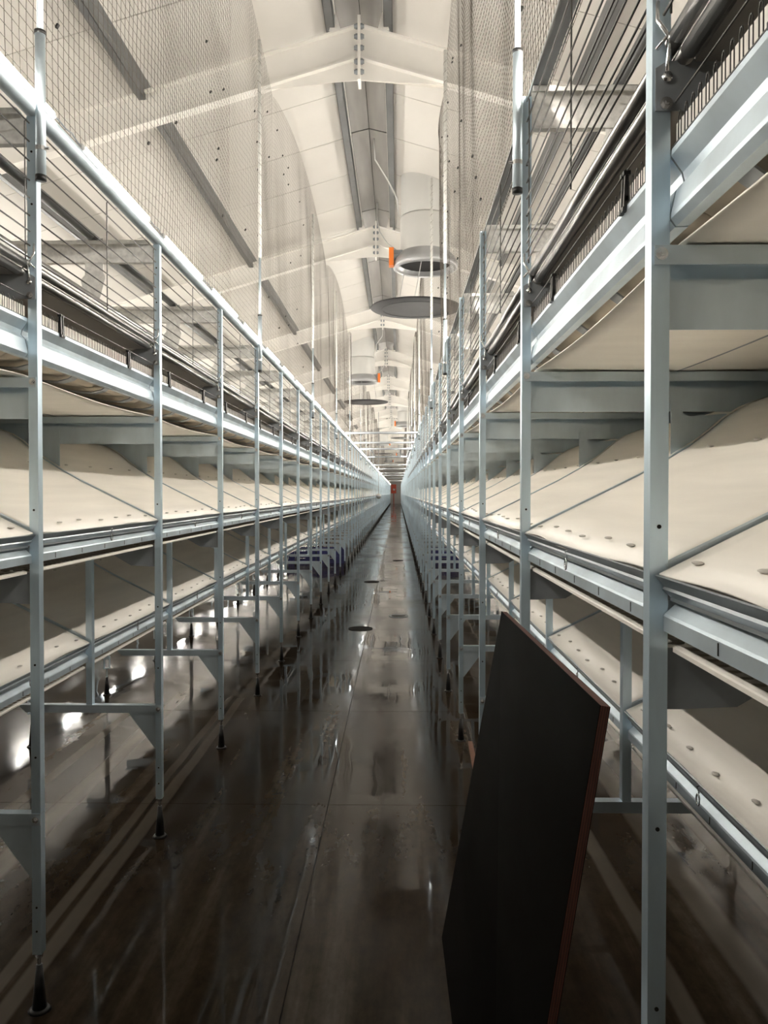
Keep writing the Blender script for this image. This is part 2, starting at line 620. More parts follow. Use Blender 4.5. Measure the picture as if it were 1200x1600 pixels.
def channel_mesh(s, bd, bz):
    mb = MB(s)
    a, z = bd + 0.010, bz - 0.088
    mb.prism([(a, z), (a + 0.045, z), (a + 0.045, z + 0.040), (a + 0.024, z + 0.045), (a + 0.002, z + 0.026), (a, z + 0.022)], 0.033, BAY - 0.002)
    return mb.mesh('box_channel', M['galv'])


def slot_mesh(s, bd, bz):
    a, z = bd + 0.010, bz - 0.088
    return MB(s).box(a - 0.0008, a + 0.001, -0.0014, 0.0014, z + 0.004, z + 0.020).mesh('slot', M['hole'])


def grid_mesh(s, bd, bz, fine):
    """perforated egg floor: real oval holes"""
    mb = MB(s)
    z = bz - 0.112
    d0, d1 = bd + 0.028, bd + 0.228
    if not fine:
        mb.box(d0, d1, 0.033, BAY - 0.003, z - 0.003, z)
        return mb.mesh('perforated_floor', M['brown'])
    nx, ny = 6, 34
    cw, cl = (d1 - d0) / nx, (BAY - 0.036) / ny
    m = 12
    ang = [2 * pi * k / m for k in range(m)]
    for i in range(nx):
        for jj in range(ny):
            cx, cy = d0 + (i + 0.5) * cw, 0.033 + (jj + 0.5) * cl
            skew = 0.25 * cl * (1 if i % 2 else -1)
            vs = []
            for a in ang:
                ca, sa = cos(a), sin(a)
                q = 1 / max(abs(ca), abs(sa))
                vs.append((cx + ca * q * cw / 2, cy + sa * q * cl / 2, z))
            for a in ang:
                vs.append((cx + cos(a) * cw * 0.42, cy + sin(a) * cl * 0.22 + skew * 0.5, z))
            for a in ang:
                vs.append((cx + cos(a) * cw * 0.42, cy + sin(a) * cl * 0.22 + skew * 0.5, z - 0.004))
            fs = []
            for k in range(m):
                k2 = (k + 1) % m
                fs.append((k, k2, m + k2, m + k))
                fs.append((m + k, m + k2, 2 * m + k2, 2 * m + k))
            mb.add(vs, fs)
    return mb.mesh('perforated_floor', M['brown'])


def lip_mesh(s, bd, bz):
    mb = MB(s)
    z = bz - 0.112
    d0 = bd + 0.024
    mb.ribbon([(d0 + 0.010, z + 0.003), (d0 + 0.002, z + 0.001), (d0, z - 0.001), (d0, z - 0.007)][::-1], 0.002, 0.031, BAY - 0.002)
    return mb.mesh('white_lip', M['pvc'])


def divider_mesh(s, bd, bz):
    mb = MB(s)
    line = [(bd + 0.012 + a * 1.0, bz + 0.010 + b) for a, b in SHEET[:6]]
    mb.ribbon(line, 0.012, 0.0, 0.016)
    return mb.mesh('divider_strip', M['galv'])


def button_mesh(s):
    me = bpy.data.meshes.new('sheet_clip')
    bm = bmesh.new()
    bmesh.ops.create_uvsphere(bm, u_segments=8, v_segments=5, radius=1.0)
    for v in bm.verts:
        v.co = (v.co.x * 0.008 * s, v.co.y * 0.0135, v.co.z * 0.0028)
    if s < 0:
        bmesh.ops.reverse_faces(bm, faces=bm.faces)
    bm.to_mesh(me)
    bm.free()
    me.materials.append(M['button'])
    me.polygons.foreach_set('use_smooth', [True] * len(me.polygons))
    return me


def ring_mesh(s):
    mb = MB(s)
    pts = [(0, 0.0095 * cos(a), 0.013 * sin(a)) for a in np.linspace(0, 2 * pi, 13)[:-1]]
    mb.tube(pts, 0.002, 6, True)
    mb.tube([(0.004, 0.004, 0.013), (0.0, 0.006, 0.028), (0.012, 0.0, 0.034)], 0.0018, 5)
    return mb.mesh('hook_ring', M['chrome'], True)


def gusset_mid(s, bd, bz):
    z = bz - 0.116
    mb = MB(s).prism([(PW_, z), (0.25, z), (0.25, z - 0.02), (0.135, z - 0.088), (0.05, z - 0.092), (PW_, z - 0.092)], 0.012, 0.015)
    return mb.mesh('gusset_plate', M['galv_dark'])


def bracket_plate(s):
    bd, bz = TIERS[0]
    pts = [(0.455, 1.797), (0.487, 1.797), (0.492, 1.762), (0.505, 1.751), (0.640, 1.751)]
    for d in (0.62, 0.58, 0.54, 0.50, 0.455):
        pts.append((d, bz + sheet_z(d - bd) + 0.004))
    return MB(s).prism(pts, 0.026, 0.0285).mesh('bracket_plate', M['galv'])


def rail_mesh(s):
    mb = MB(s)
    line = [(0.054, 1.914), (0.036, 1.913), (0.030, 1.922), (0.0305, 1.928), (0.038, 1.962), (0.044, 1.968), (0.050, 1.976), (0.047, 1.990), (0.030, 2.014), (0.030, 2.021), (0.046, 2.023)]
    mb.ribbon(line, -0.003, 0.002, BAY - 0.003)
    return mb.mesh('upper_rail', M['galv'], False)


def comb_mesh(s):
    mb = MB(s)
    n = 46
    st = (BAY - 0.05) / n
    d = 0.030
    for i in range(n):
        y0 = 0.04 + i * st
        w = st * 0.42
        mb.tube([(d, y0, 2.022), (d, y0, 2.059), (d, y0 + w * 0.3, 2.0655), (d, y0 + w * 0.7, 2.0655), (d, y0 + w, 2.059), (d, y0 + w, 2.022)], 0.0011, 4)
    mb.cyl((d - 0.001, 0.033, 2.024), (d - 0.001, BAY - 0.003, 2.024), 0.0016, 5)
    return mb.mesh('wire_comb', M['wire'])


def clip_mesh(s):
    mb = MB(s)
    for o in (0, 0.016):
        mb.prism([(0.022, 2.012), (0.034, 2.012), (0.030, 2.085), (0.025, 2.085)], o, o + 0.008)
        mb.box(0.020, 0.027, o - 0.002, o + 0.010, 2.012, 2.020)
        mb.box(0.022, 0.034, o - 0.001, o + 0.009, 2.076, 2.083)
    mb.box(0.025, 0.031, 0.0, 0.024, 2.030, 2.040)
    return mb.mesh('black_clip', M['black'])


def up_gusset(s):
    pts = [(0.004, 2.078), (0.09, 2.078)]
    for a in np.linspace(-0.6, pi / 2, 7):
        pts.append((0.07 + 0.075 * cos(a), 2.092 + 0.062 * sin(a)))
    pts += [(0.02, 2.150), (0.004, 2.140)]
    return MB(s).prism(pts, -0.003, -0.0005).mesh('upper_gusset', M['galv_dark'])


def tubes_mesh(s, which):
    d, z = ((0.030, 2.178), (0.046, 2.156))[which]
    return MB(s).cyl((d, -0.02, z), (d, BAY - 0.021, z), 0.0125, 12).mesh('perch_tube', M['tube'], True)


def rib_mesh(s):
    line = [(0.052, 1.925), (0.075, 1.908), (0.11, 1.899), (0.16, 1.901), (0.24, 1.915), (0.40, 1.930)]
    return MB(s).ribbon(line, 0.004, 0, 0.045).mesh('belt_rib', M['galv_dark'])


def upper_floor(s):
    line = [(0.050, 1.945), (0.11, 1.915), (0.18, 1.917), (0.40, 1.945), (1.15, 1.95)]

    def off(i, v):
        return 0.007 * abs(sin(v * pi * 4)) * (1 if i in (1, 2) else 0)
    return MB(s).ribbon(line, 0.003, 0.0, BAY - 0.005, 24, off).mesh('beige_trough', M['beige'], True)


def lower_arm(s):
    mb = MB(s)
    mb.prism([(0.0, 0.552), (0.60, 0.552), (0.635, 0.586), (0.0, 0.586)], -0.003, 0)
    mb.box(0.0, 0.635, 0, 0.03, 0.583, 0.586)
    return mb.mesh('cantilever_arm', M['galv'])


def arm_gusset(s):
    return MB(s).prism([(PW_, 0.552), (0.148, 0.552), (PW_ + 0.004, 0.395), (PW_, 0.395)], 0.004, 0.006).mesh('arm_gusset', M['galv'])


def beam_strip(s):
    mb = MB(s)
    mb.box(0.004, 2.28, -0.0035, -0.0005, 1.851, 1.879)
    mb.box(PW_ + 0.004, 2.28, -0.0005, 0.060, 1.876, 1.879)
    mb.box(PW_ + 0.004, 2.28, 0.058, 0.060, 1.800, 1.876)
    return mb.mesh('belt_beam', M['galv'])


def beam_plate(s):
    return MB(s).box(PW_, 2.28, 0.0295, 0.032, 1.762, 1.838).mesh('beam_plate', M['galv'])


def top_beam(s, z0, z1):
    mb = MB(s)
    a = 0.043 if s < 0 else PW_
    mb.box(PW_, 2.28, 0.004, 0.007, z0, z1 - 0.014)
    mb.box(a, 2.28, 0.004, 0.007, z1 - 0.014, z1)
    mb.box(a, 2.28, -0.030, 0.004, z1 - 0.003, z1)
    mb.box(a, 2.28, -0.030, -0.027, z1 - 0.016, z1)
    mb.box(PW_, 2.28, 0.007, 0.03, z0, z0 + 0.003)
    return mb.mesh('top_beam', M['spangle'])


def drop_bracket(s, zt):
    mb = MB(s)
    mb.prism([(0.25, zt + 0.02), (0.33, zt + 0.02), (0.33, zt - 0.14), (0.35, zt - 0.16), (0.33, zt - 0.24), (0.27, zt - 0.26), (0.24, zt - 0.15), (0.25, zt - 0.13)], 0.008, 0.011)
    return mb.mesh('drop_bracket', M['spangle'])


def row_y(side, k):
    y = (YL0 if side == 'left' else YR0) + BAY * k
    if side == 'left' and k == 0:
        y += 0.04
    return y


K_FAR = {'left': 88, 'right': 89}


def build_bay(side, k):
    S = SIDES[side]
    s = S['s']
    y = row_y(side, k)
    lod = 0 if k <= 3 else (1 if k <= 9 else (2 if k <= 24 else 3))
    lab = f'galvanised tiered rack bay in the {side} row, {nth(k + 1)} bay from the camera'
    e = empty('rack_bay', (S['x'], y, 0), label=lab, category='rack', group=f'rack bays of the {side} row')
    e.scale.y = (row_y(side, k + 1) - y) / BAY

    def P(name, mesh, parent=e, loc=(0, 0, 0), **kw):
        return link(name, mesh, parent, loc, **kw)
    # far bays: a handful of parts
    up = P('upright', K(side, 'upright', lambda: upright_mesh(s, 0.172, S['top'])))
    cxy = (s * PW_ / 2, PD_ / 2, 0)
    P('foot_cone', K(side, 'foot', lambda: foot_mesh(s)), up, cxy)
    if lod < 3:
        P('levelling_bolt', K(side, 'rod', lambda: rod_mesh(s)), up, cxy)
    if lod < 2:
        for d, z in ((0.0135, 1.866 + S['drop']), (0.0135, 0.569)):
            P('bolt', K(side, 'bolt', lambda: bolt_mesh(s)), up, (s * d, -0.004, z))
        if lod == 0:
            for z in (0.24, 0.31, 0.75, 1.02, 1.47, 2.35, 2.5):
                P('bolt_hole', K(side, 'hole', lambda: hole_mesh(s)), up, (s * 0.0135, 0, z))
    # lower arm, inner post, inner foot
    P('cantilever_arm', K(side, 'arm', lambda: lower_arm(s)))
    if lod < 3:
        P('arm_gusset', K(side, 'armg', lambda: arm_gusset(s)))
        P('inner_post', K(side, 'ipost', lambda: upright_mesh(s, 0.556, 1.288, 0.306)))
        P('foot_cone', K(side, 'foot', lambda: foot_mesh(s)), e, (s * 1.15, 0.015, 0))
        P('foot_bracket', K(side, 'fbr', lambda: MB(s).cyl((0, 0, 0.13), (0, 0, 0.20), 0.005, 8)
                            .box(-0.022, 0.022, -0.015, 0.015, 0.198, 0.201).box(-0.022, -0.019, -0.015, 0.015, 0.2, 0.29)
                            .box(0.019, 0.022, -0.015, 0.015, 0.2, 0.29).box(-0.015, 0.015, -0.014, 0.014, 0.27, 1.2)
                            .mesh('foot_bracket', M['galv'])), e, (s * 1.15, 0.015, 0))
    # beams across the stack
    P('belt_beam', K(side, 'bstrip', lambda: beam_strip(s)), e, (0, 0, S['drop']))
    P('beam_plate', K(side, 'bplate', lambda: beam_plate(s)), e, (0, 0, S['drop']))
    tb = P('top_beam', K(side, 'topb', lambda: top_beam(s, *S['beam'])))
    if lod < 3:
        P('bracket_plate', K(side, 'bracket', lambda: bracket_plate(s)))
        P('drop_bracket', K(side, 'drop', lambda: drop_bracket(s, S['beam'][1])), tb)
        P('upper_gusset', K(side, 'upg', lambda: up_gusset(s)))
        for w in (0, 1):
            P('perch_tube', K(side, ('tube', w), lambda: tubes_mesh(s, w)))
        P('feed_pipe', K(side, 'fpipe', lambda: MB(s).cyl((0.25, 0, 2.335), (0.25, BAY - 0.001, 2.335), 0.021, 12).mesh('feed_pipe', M['tube'], True)))
        P('winch_pipe', K(side, 'wpipe', lambda: MB(s).cyl((0.29, -0.035, S['beam'][1] + 0.0185), (0.29, BAY - 0.039, S['beam'][1] + 0.0185), 0.019, 12).mesh('winch_pipe', M['purlin'], True)))
        P('zinc_strip', K(side, 'zstrip', lambda: MB(s).box(0.060, 0.063, 0, BAY - 0.001, 2.185, 2.222).mesh('zinc_strip', M['spangle'])))
    P('dark_floor_panel', K(side, 'dpanel', lambda: MB(s).box(0.0605, 0.56, 0.002, BAY - 0.005, 2.148, 2.156)
                            .box(0.556, 0.56, 0.002, BAY - 0.005, 2.0, 2.148).mesh('dark_floor_panel', M['panel_dark'])))
    # two tiers of sloped sheets with their edge profiles
    for ti, (bd, bz) in enumerate(TIERS):
        seg = 24 if lod == 0 else (10 if lod < 2 else 3)
        sh = P('sloped_sheet', K(side, ('sheet', ti, seg), lambda: tier_sheet(s, bd, bz, seg)))
        P('edge_hem', K(side, ('hem', ti), lambda: hem_mesh(s, bd, bz)))
        ch = P('box_channel', K(side, ('chan', ti), lambda: channel_mesh(s, bd, bz)))
        if lod < 3:
            P('perforated_floor', K(side, ('grid', ti, lod < 1), lambda: grid_mesh(s, bd, bz, lod < 1)))
            P('white_lip', K(side, ('lip', ti), lambda: lip_mesh(s, bd, bz)))
            P('divider_strip', K(side, ('div', ti), lambda: divider_mesh(s, bd, bz)))
        if lod < 2:
            P('hook_ring', K(side, 'ring', lambda: ring_mesh(s)), e, (s * (bd - 0.001), 0.62, bz - 0.045))
        if lod == 0:
            for q in range(5):
                P('slot', K(side, ('slot', ti), lambda: slot_mesh(s, bd, bz)), ch, (0, 0.16 + 0.21 * q, 0))
        if lod < 2:
            nb = 7 if lod == 0 else 5
            for q in range(nb):
                dd = 0.034 + 0.006 * ((q * 7) % 3)
                yy = 0.09 + (BAY - 0.16) * q / (nb - 1)
                P('sheet_clip', K(side, 'btn', lambda: button_mesh(s)), sh, (s * (bd + dd), yy, bz + sheet_z(dd) + 0.002))
            for q in range(4):
                dd = 0.47
                P('sheet_clip', K(side, 'btn', lambda: button_mesh(s)), sh, (s * (bd + dd), 0.15 + 0.28 * q, bz + sheet_z(dd) + 0.0))
    if lod < 3:
        P('gusset_plate', K(side, 'gmid', lambda: gusset_mid(s, *TIERS[0])))
    # upper rail, comb, clips, trough with ribs
    P('upper_rail', K(side, 'rail', lambda: rail_mesh(s)))
    if lod < 3:
        P('beige_trough', K(side, 'trough', lambda: upper_floor(s)))
        P('egg_belt', K(side, 'ebelt', lambda: MB(s).box(0.0335, 0.16, 0.033, BAY - 0.006, 2.026, 2.028).box(0.0335, 0.0355, 0.033, BAY - 0.006, 2.028, 2.057).mesh('egg_belt', M['pvc'])))
        P('wire_comb', K(side, ('comb', lod < 2), lambda: comb_mesh(s) if lod < 2 else MB(s).box(0.029, 0.031, 0.03, BAY, 2.05, 2.06).mesh('wire_comb', M['wire'])))
        P('guide_wire', K(side, 'gwire', lambda: MB(s).cyl((0.028, 0.0, 2.083), (0.028, BAY - 0.018, 2.083), 0.0016, 5).mesh('guide_wire', M['wire'])))
        for yy in (0.22, 0.86):
            P('black_clip', K(side, 'clip', lambda: clip_mesh(s)), e, (0, yy, 0))
        nr = 4
        for q in range(nr):
            P('belt_rib', K(side, 'rib', lambda: rib_mesh(s)), e, (0, 0.10 + q * BAY / nr, 0))
    # tie hook holding the perch tubes to the upright
    if lod < 2:
        P('tie_hook', K(side, 'hook', lambda: MB(s).tube([(0.006, -0.004, 2.235), (0.004, -0.010, 2.205), (0.012, -0.016, 2.188), (0.022, -0.012, 2.176), (0.020, -0.007, 2.150), (0.020, -0.004, 2.128)], 0.0032, 6)
                          .tube([(0.004, -0.006, 2.165), (0.018, -0.014, 2.182), (0.034, -0.008, 2.180), (0.040, 0.0, 2.168)], 0.003, 6)
                          .cyl((0.02, -0.008, 2.126), (0.02, 0.0, 2.126), 0.008, 6).mesh('tie_hook', M['chrome'], True)))
        for d, z in ((0.019, 2.088),):
            P('bolt', K(side, 'bolt', lambda: bolt_mesh(s)), e, (s * d, -0.004, z))
    return e


for side in ('left', 'right'):
    for k in range(-1, K_FAR[side]):
        build_bay(side, k)


# ------------------------------------------------------------------ continuous manure belts lying on the belt beams
def belt(side):
    S = SIDES[side]
    s = S['s']
    mb = MB(s)
    ds = [0.046, 0.10, 0.25, 0.47, 0.8, 1.15, 1.6, 2.2]
    ys = []
    for k in range(-1, 60):
        y0 = row_y(side, k) + 0.01
        y1 = row_y(side, k + 1) + 0.01
        n = 10 if k < 8 else 4
        for q in range(n):
            v = q / n
            ys.append((y0 + (y1 - y0) * v, -0.014 * sin(pi * v)))
    vs = []
    for y, o in ys:
        for d in ds:
            vs.append((d, y, 1.885 + o * (1.0 if d < 0.3 else 0.6) + 0.002 * sin(d * 9 + y * 3)))
    m = len(ds)
    nn = len(vs)
    vs += [(a, b, c + 0.003) for a, b, c in vs]
    fs = []
    for j in range(len(ys) - 1):
        for i in range(m - 1):
            a, b, c, d = j * m + i, j * m + i + 1, (j + 1) * m + i + 1, (j + 1) * m + i
            fs.append((d, c, b, a))
            fs.append((nn + a, nn + b, nn + c, nn + d))
        fs.append((j * m, nn + j * m, nn + (j + 1) * m, (j + 1) * m))
    mb.add(vs, fs)
    o = empty('manure_belt', (S['x'], 0, S['drop']), label=f'white sagging manure belt on the cross beams of the {side} rack row', category='belt')
    link('belt_sheet', mb.mesh('belt_sheet', M['belt'], True), o)
    link('belt_seam', MB(s).tube([(0.47, y, 1.8825 + 0.6 * q) for y, q in ys[:260]], 0.0022, 4).mesh('belt_seam', M['galv_dark']), o)


belt('left')
belt('right')

# ------------------------------------------------------------------ wire grille panels, top rails, LED tubes
WZ = {'left': [2.19, 2.225, 2.265, 2.31, 2.36, 2.41, 2.465, 2.52, 2.572],
      'right': [2.207, 2.235, 2.262, 2.30, 2.345, 2.392, 2.44, 2.495, 2.555, 2.62, 2.68]}


def hwire(s):
    return MB(s).cyl((0.010, 0.033, 0), (0.010, BAY - 0.020, 0), 0.0023, 6).mesh('grille_wire', M['wire'], True)


def vwire(s, z0, z1):
    d = 0.013
    return MB(s).tube([(d, 0, z0 - 0.010), (d, 0, z0 + 0.02), (d, 0, z1 - 0.004), (d, 0.012, z1 + 0.006)], 0.0021, 6).mesh('grille_stay', M['wire'], True)


for side in ('left', 'right'):
    S = SIDES[side]
    s = S['s']
    zs = WZ[side]
    for k in range(-1, 60):
        y = row_y(side, k)
        lab = f'open wire grille panel along the top of the {side} rack row, {nth(k + 1)} from the camera'
        if k < 12:
            e = empty('grille_panel', (S['x'], y, 0), label=lab, category='grille', group=f'wire grille panels of the {side} row')
            e.scale.y = (row_y(side, k + 1) - y) / BAY
            for z in zs:
                link('grille_wire', K(side, 'hw', lambda: hwire(s)), e, (0, 0, z))
            for yy in (0.045, 0.60, BAY - 0.04):
                link('grille_stay', K(side, 'vw', lambda: vwire(s, zs[0], zs[-1])), e, (0, yy, 0))
        else:
            def coarse():
                mb = MB(s)
                for z in zs:
                    mb.cyl((0.010, 0.033, z), (0.010, BAY - 0.003, z), 0.002, 3)
                mb.cyl((0.013, 0.6, zs[0]), (0.013, 0.6, zs[-1]), 0.0022, 3)
                return mb.mesh('grille_panel', M['wire'])
            link('grille_panel', K(side, 'coarse', coarse), None, (S['x'], y, 0), label=lab, category='grille', group=f'wire grille panels of the {side} row')

# top rails, one long one per row
lr = MB(-1).cyl((0.016, -1.0, 2.628), (0.016, 105, 2.628), 0.0255, 14).mesh('top_rail', M['galv'], True)
link('top_rail', lr, None, (XL, 0, 0), label='round galvanised top rail carrying the lit tubes on the left row', category='rail')
rr = MB(1).box(0.022, 0.068, -1.0, 105, 2.7235, 2.727).box(0.022, 0.025, -1, 105, 2.727, 2.730).box(0.065, 0.068, -1, 105, 2.727, 2.730).mesh('top_rail', M['galv_dark'])
link('top_rail', rr, None, (XR, 0, 0), label='dark channel top rail above the grilles of the right row', category='rail')


def led_tube(side):
    s = SIDES[side]['s']
    d, z = (0.012, 2.6685) if side == 'left' else (0.056, 2.776)
    L = 0.69
    # the tube shines from its aisle-side half, the back half is an opaque housing
    an = pi + radians(15)
    r1, r2 = 0.011, 0.0122
    front = [(d + r1 * cos(a), z + r1 * sin(a)) for a in np.linspace(an - pi / 2, an + pi / 2, 9)]
    back = [(d + r2 * cos(a), z + r2 * sin(a)) for a in np.linspace(an + pi / 2, an + 3 * pi / 2, 9)]
    inner = [(d + 0.0004 * cos(an + pi) + r1 * 0.97 * cos(a), z + r1 * 0.97 * sin(a)) for a in np.linspace(an + 3 * pi / 2, an + pi / 2, 9)]
    hs = MB(s).prism(back + inner, 0.012, L - 0.012).mesh('light_housing', M['cable'])
    return (MB(s).prism(front, 0.012, L - 0.012).mesh('light_diffuser', M['led']),
            MB(s).cyl((d, 0.0, z), (d, 0.012, z), 0.0125, 8).mesh('end_cap', M['cable'], True),
            MB(s).box(d + 0.0, d + 0.008, 0.08, 0.10, z - (0.0128 if side == 'left' else 0.049), z - 0.008).mesh('holder', M['galv']),
            MB(s).tube([(d, L, z), (d - 0.002, L + 0.03, z + 0.004), (d - 0.006, L + 0.08, z - 0.003), (d - 0.004, L + 0.13, z + 0.006), (d, L + 0.18, z + 0.002), (d, L + 0.209, z)], 0.0028, 5).mesh('link_cable', M['galv_dark'], True), hs)


for side in ('left', 'right'):
    for q in range(-3, 116):
        y = 2.59 + 0.9 * q
        ms = K(side, 'led', lambda: led_tube(side))
        if side == 'left':
            lab = f'slim glowing white tube on the left top rail, {nth(q + 3)} along from the camera end'
        else:
            lab = f'slim glowing white tube lying on the right top rail, {nth(q + 3)} along from the camera end'
        e = empty('light_tube', (SIDES[side]['x'], y, 0), label=lab, category='light', group=f'light tubes on the {side} rail')
        link('light_diffuser', ms[0], e)
        link('light_housing', ms[4], e)
        if q < 30:
            for yy in (0, 0.678):
                link('end_cap', ms[1], e, (0, yy, 0))
            for yy in (0, 0.51):
                link('holder', ms[2], e, (0, yy, 0))
            link('link_cable', ms[3], e)

# neighbouring rack rows beyond the two stacks: uprights, rail, tubes, added ceiling lights
for nm, X, s in (('left', -6.0, 1), ('right', 5.3, -1)):
    e = empty('neighbour_rack', (X, 0, 0), label=f'neighbouring rack row seen through the {nm} stack', category='rack')
    pm = MB(s).box(-0.015, 0.015, 0, 0.03, 0, 2.62).mesh('upright', M['galv_post'])
    for k in range(-1, 30):
        link('upright', pm, e, (0, 1.0 + 2.4 * k, 0))
    link('top_rail', MB(s).cyl((0, -2, 2.62), (0, 75, 2.62), 0.025, 10).mesh('top_rail', M['galv'], True), e)
    link('light_shield', MB(s).box(-0.05, 0.05, -2, 75, 2.6455, 2.6485).mesh('light_shield', M['galv']), e)  # added shield, keeps the strong tubes' light off the floor
    arc = [(0.013 * cos(a), 2.663 + 0.013 * sin(a)) for a in np.linspace(-pi / 2, pi / 2, 9)]
    lm = MB(s).prism(arc, 0, 1.45).mesh('light_tube', M['led_wash'])  # added strong tube, washes the roof slope with light
    shell = [(0.0145 * cos(a) - 0.0005, 2.663 + 0.0145 * sin(a)) for a in np.linspace(pi / 2, 3 * pi / 2, 9)]
    link('light_baffle', MB(s).prism(shell, -2, 75).mesh('light_baffle', M['cable']), e)  # added baffle, turns the strong light towards the ridge
    lo = MB(s).cyl((0.04, 0.3, 2.60), (0.04, 1.0, 2.60), 0.011, 8).mesh('light_tube', M['led'])
    for q in range(0, 32):
        t = link('light_tube', lm, None, (X, 0.9 + 1.8 * q, 0), label=f'added glowing tube that brightens the ceiling beyond the {nm} stack, {nth(q + 1)} along', category='light', group=f'added ceiling lights beyond the {nm} stack')
        t = link('light_tube', lo, None, (X, 0.9 + 1.8 * q, 0), label=f'small glowing tube under the rail of the neighbouring rack beyond the {nm} stack, {nth(q + 1)} along', category='light', group=f'small light tubes beyond the {nm} stack')

# ------------------------------------------------------------------ bird netting and its poles


CHIMNEYS = ((0.345, 9.95, -0.12, 1), (-0.92, 20.2, 0.09, -1), (0.30, 33.5, -0.05, 1), (-0.92, 47, 0.05, -1), (0.3, 60, 0, 1), (-0.9, 73, 0, -1))


def net_mesh(x, y0, y1, z0, cell, r, wob, ztop, side=1):
    ny = int((y1 - y0) / cell)
    nz = int((5.30 - z0) / cell)
    Y = y0 + np.arange(ny + 1) * cell
    Yg, T = np.meshgrid(Y, np.linspace(0, 1, nz + 1), indexing='ij')
    top = ztop(Yg)
    Z = z0 + (top - z0) * T
    env = np.sin(np.pi * np.clip(T, 0, 1)) ** 0.6
    X = x + wob * env * (0.8 * np.sin(Yg * 2.1 + T * 3) + 0.35 * np.sin(Yg * 5.3 + 1.3 + T * 2) + 0.12 * np.sin(Yg * 11.0 + T * 4))
    if side > 0:
        X = X + 0.064 * (1 - T)     # foot of the right net is tied behind the light tubes
    # the net is pushed outwards around the chimneys
    for cx, cy, ld, cs in CHIMNEYS:
        if cs == side:
            X = X + cs * 0.56 * np.exp(-((Yg - cy) / 1.05) ** 2) * np.clip((Z - 2.9) / 0.8, 0, 1)
    Yg = Yg + env * (0.012 * np.sin(T * 9 + Yg * 3.7) + 0.010 * np.sin(T * 23 + Yg * 1.7)) + env * rng.normal(0, 0.0016, Yg.shape)
    Z = Z + env * (0.016 * np.sin(Yg * 4.1 + T * 5) + 0.010 * np.sin(Yg * 9.3)) + env * rng.normal(0, 0.0013, Yg.shape)
    V, F = [], []
    base = 0
    tri = [(cos(a), sin(a)) for a in (pi / 2, pi / 2 + 2 * pi / 3, pi / 2 + 4 * pi / 3)]
    A, B = X.shape
    idx = np.arange(A * B).reshape(A, B)
    for kind in (0, 1):
        P = []
        for ca, sa in tri:
            if kind == 0:   # upright strands
                P.append(np.stack([X + r * ca, Yg + r * sa, Z], -1).reshape(-1, 3))
            else:
                P.append(np.stack([X + r * ca, Yg, Z + r * sa], -1).reshape(-1, 3))
        V += P
        if kind == 0:
            a, b = idx[:, :-1].ravel(), idx[:, 1:].ravel()
        else:
            a, b = idx[:-1, :].ravel(), idx[1:, :].ravel()
        n = A * B
        for c in range(3):
            c2 = (c + 1) % 3
            F.append(np.stack([base + c * n + a, base + c2 * n + a, base + c2 * n + b, base + c * n + b], -1))
        base += 3 * n
    V = np.concatenate(V).astype(np.float32)
    F = np.concatenate(F).astype(np.int32)
    me = bpy.data.meshes.new('net')
    me.vertices.add(len(V))
    me.vertices.foreach_set('co', V.ravel())
    me.loops.add(F.size)
    me.loops.foreach_set('vertex_index', F.ravel())
    me.polygons.add(len(F))
    me.polygons.foreach_set('loop_start', np.arange(0, F.size, 4, dtype=np.int32))
    me.materials.append(M['net'])
    me.update(calc_edges=True)
    return me


def net_top(Y):
    v = ((Y - FY0) / FSP) % 1.0
    return 4.90 + 0.36 * np.sin(np.pi * v) ** 0.8


for side in ('left', 'right'):
    S = SIDES[side]
    x = XL - 0.035 if side == 'left' else XR + 0.018
    z0 = 2.69 if side == 'left' else 2.735
    e = empty('net_curtain', (x, 0, z0), label=f'dark mesh bird net hanging from the roof to the top of the {side} rack row', category='net')
    for nm, a, b, c, r in (('near_net', 0.0, 5.04, 0.042, 0.0011), ('middle_net', 5.04, 14.0, 0.042, 0.0007), ('far_net', 14.0, 62.0, 0.10, 0.0012)):
        me = net_mesh(0.0, a, b, z0, c, r, 0.018, net_top, S['s'])
        o = link(nm, me, e, (0, 0, -z0), kind='stuff')

    cb = MB(1)
    rr = random.Random(5 if side == 'left' else 9)
    for q in range(46):
        yy, zz = rr.uniform(2.4, 9.0), rr.uniform(2.9, 4.8)
        if side == 'right' and yy > 8.0:
            continue
        cb.cyl((0, yy, zz - 0.006), (0.004, yy + 0.004, zz + 0.006), 0.006, 5)
    link('net_clips', cb.mesh('net_clips', M['black']), e, (0, 0, -z0), kind='stuff')

# telescopic net poles at every third upright


def pole_meshes(s):
    o = {}
    o['sleeve'] = MB(s).cyl((0, 0, 2.43), (0, 0, 2.83), 0.0145, 14).mesh('pole_sleeve', M['galv'], True)
    o['cap'] = MB(s).cyl((0, 0, 2.415), (0, 0, 2.43), 0.0155, 14).mesh('pole_cap', M['black'], True)
    o['ring'] = MB(s).cyl((0, 0, 2.83), (0, 0, 2.84), 0.0165, 14).mesh('pole_ring', M['black'], True)
    o['inner'] = MB(s).cyl((0, 0, 2.80), (0, 0, 3.30), 0.009, 10).mesh('pole_inner', M['galv'], True)
    o['upper'] = MB(s).cyl((0, 0, 3.26), (0, 0, 4.86), 0.0125, 12).mesh('pole_upper', M['spangle'], True)
    pts = []
    for q in range(160):
        a = q * 0.8
        pts.append((0.0135 * cos(a), 0.0135 * sin(a), 3.3 + q * 0.0095))
    o['tie'] = MB(s).tube(pts, 0.0012, 3).mesh('spiral_tie', M['net'])
    o['clamp'] = MB(s).cyl((0, 0, 2.50), (0, 0, 2.512), 0.0153, 12).cyl((-0.026, -0.004, 2.506), (0.0, -0.004, 2.506), 0.004, 6).mesh('pole_clamp', M['chrome'])
    return o


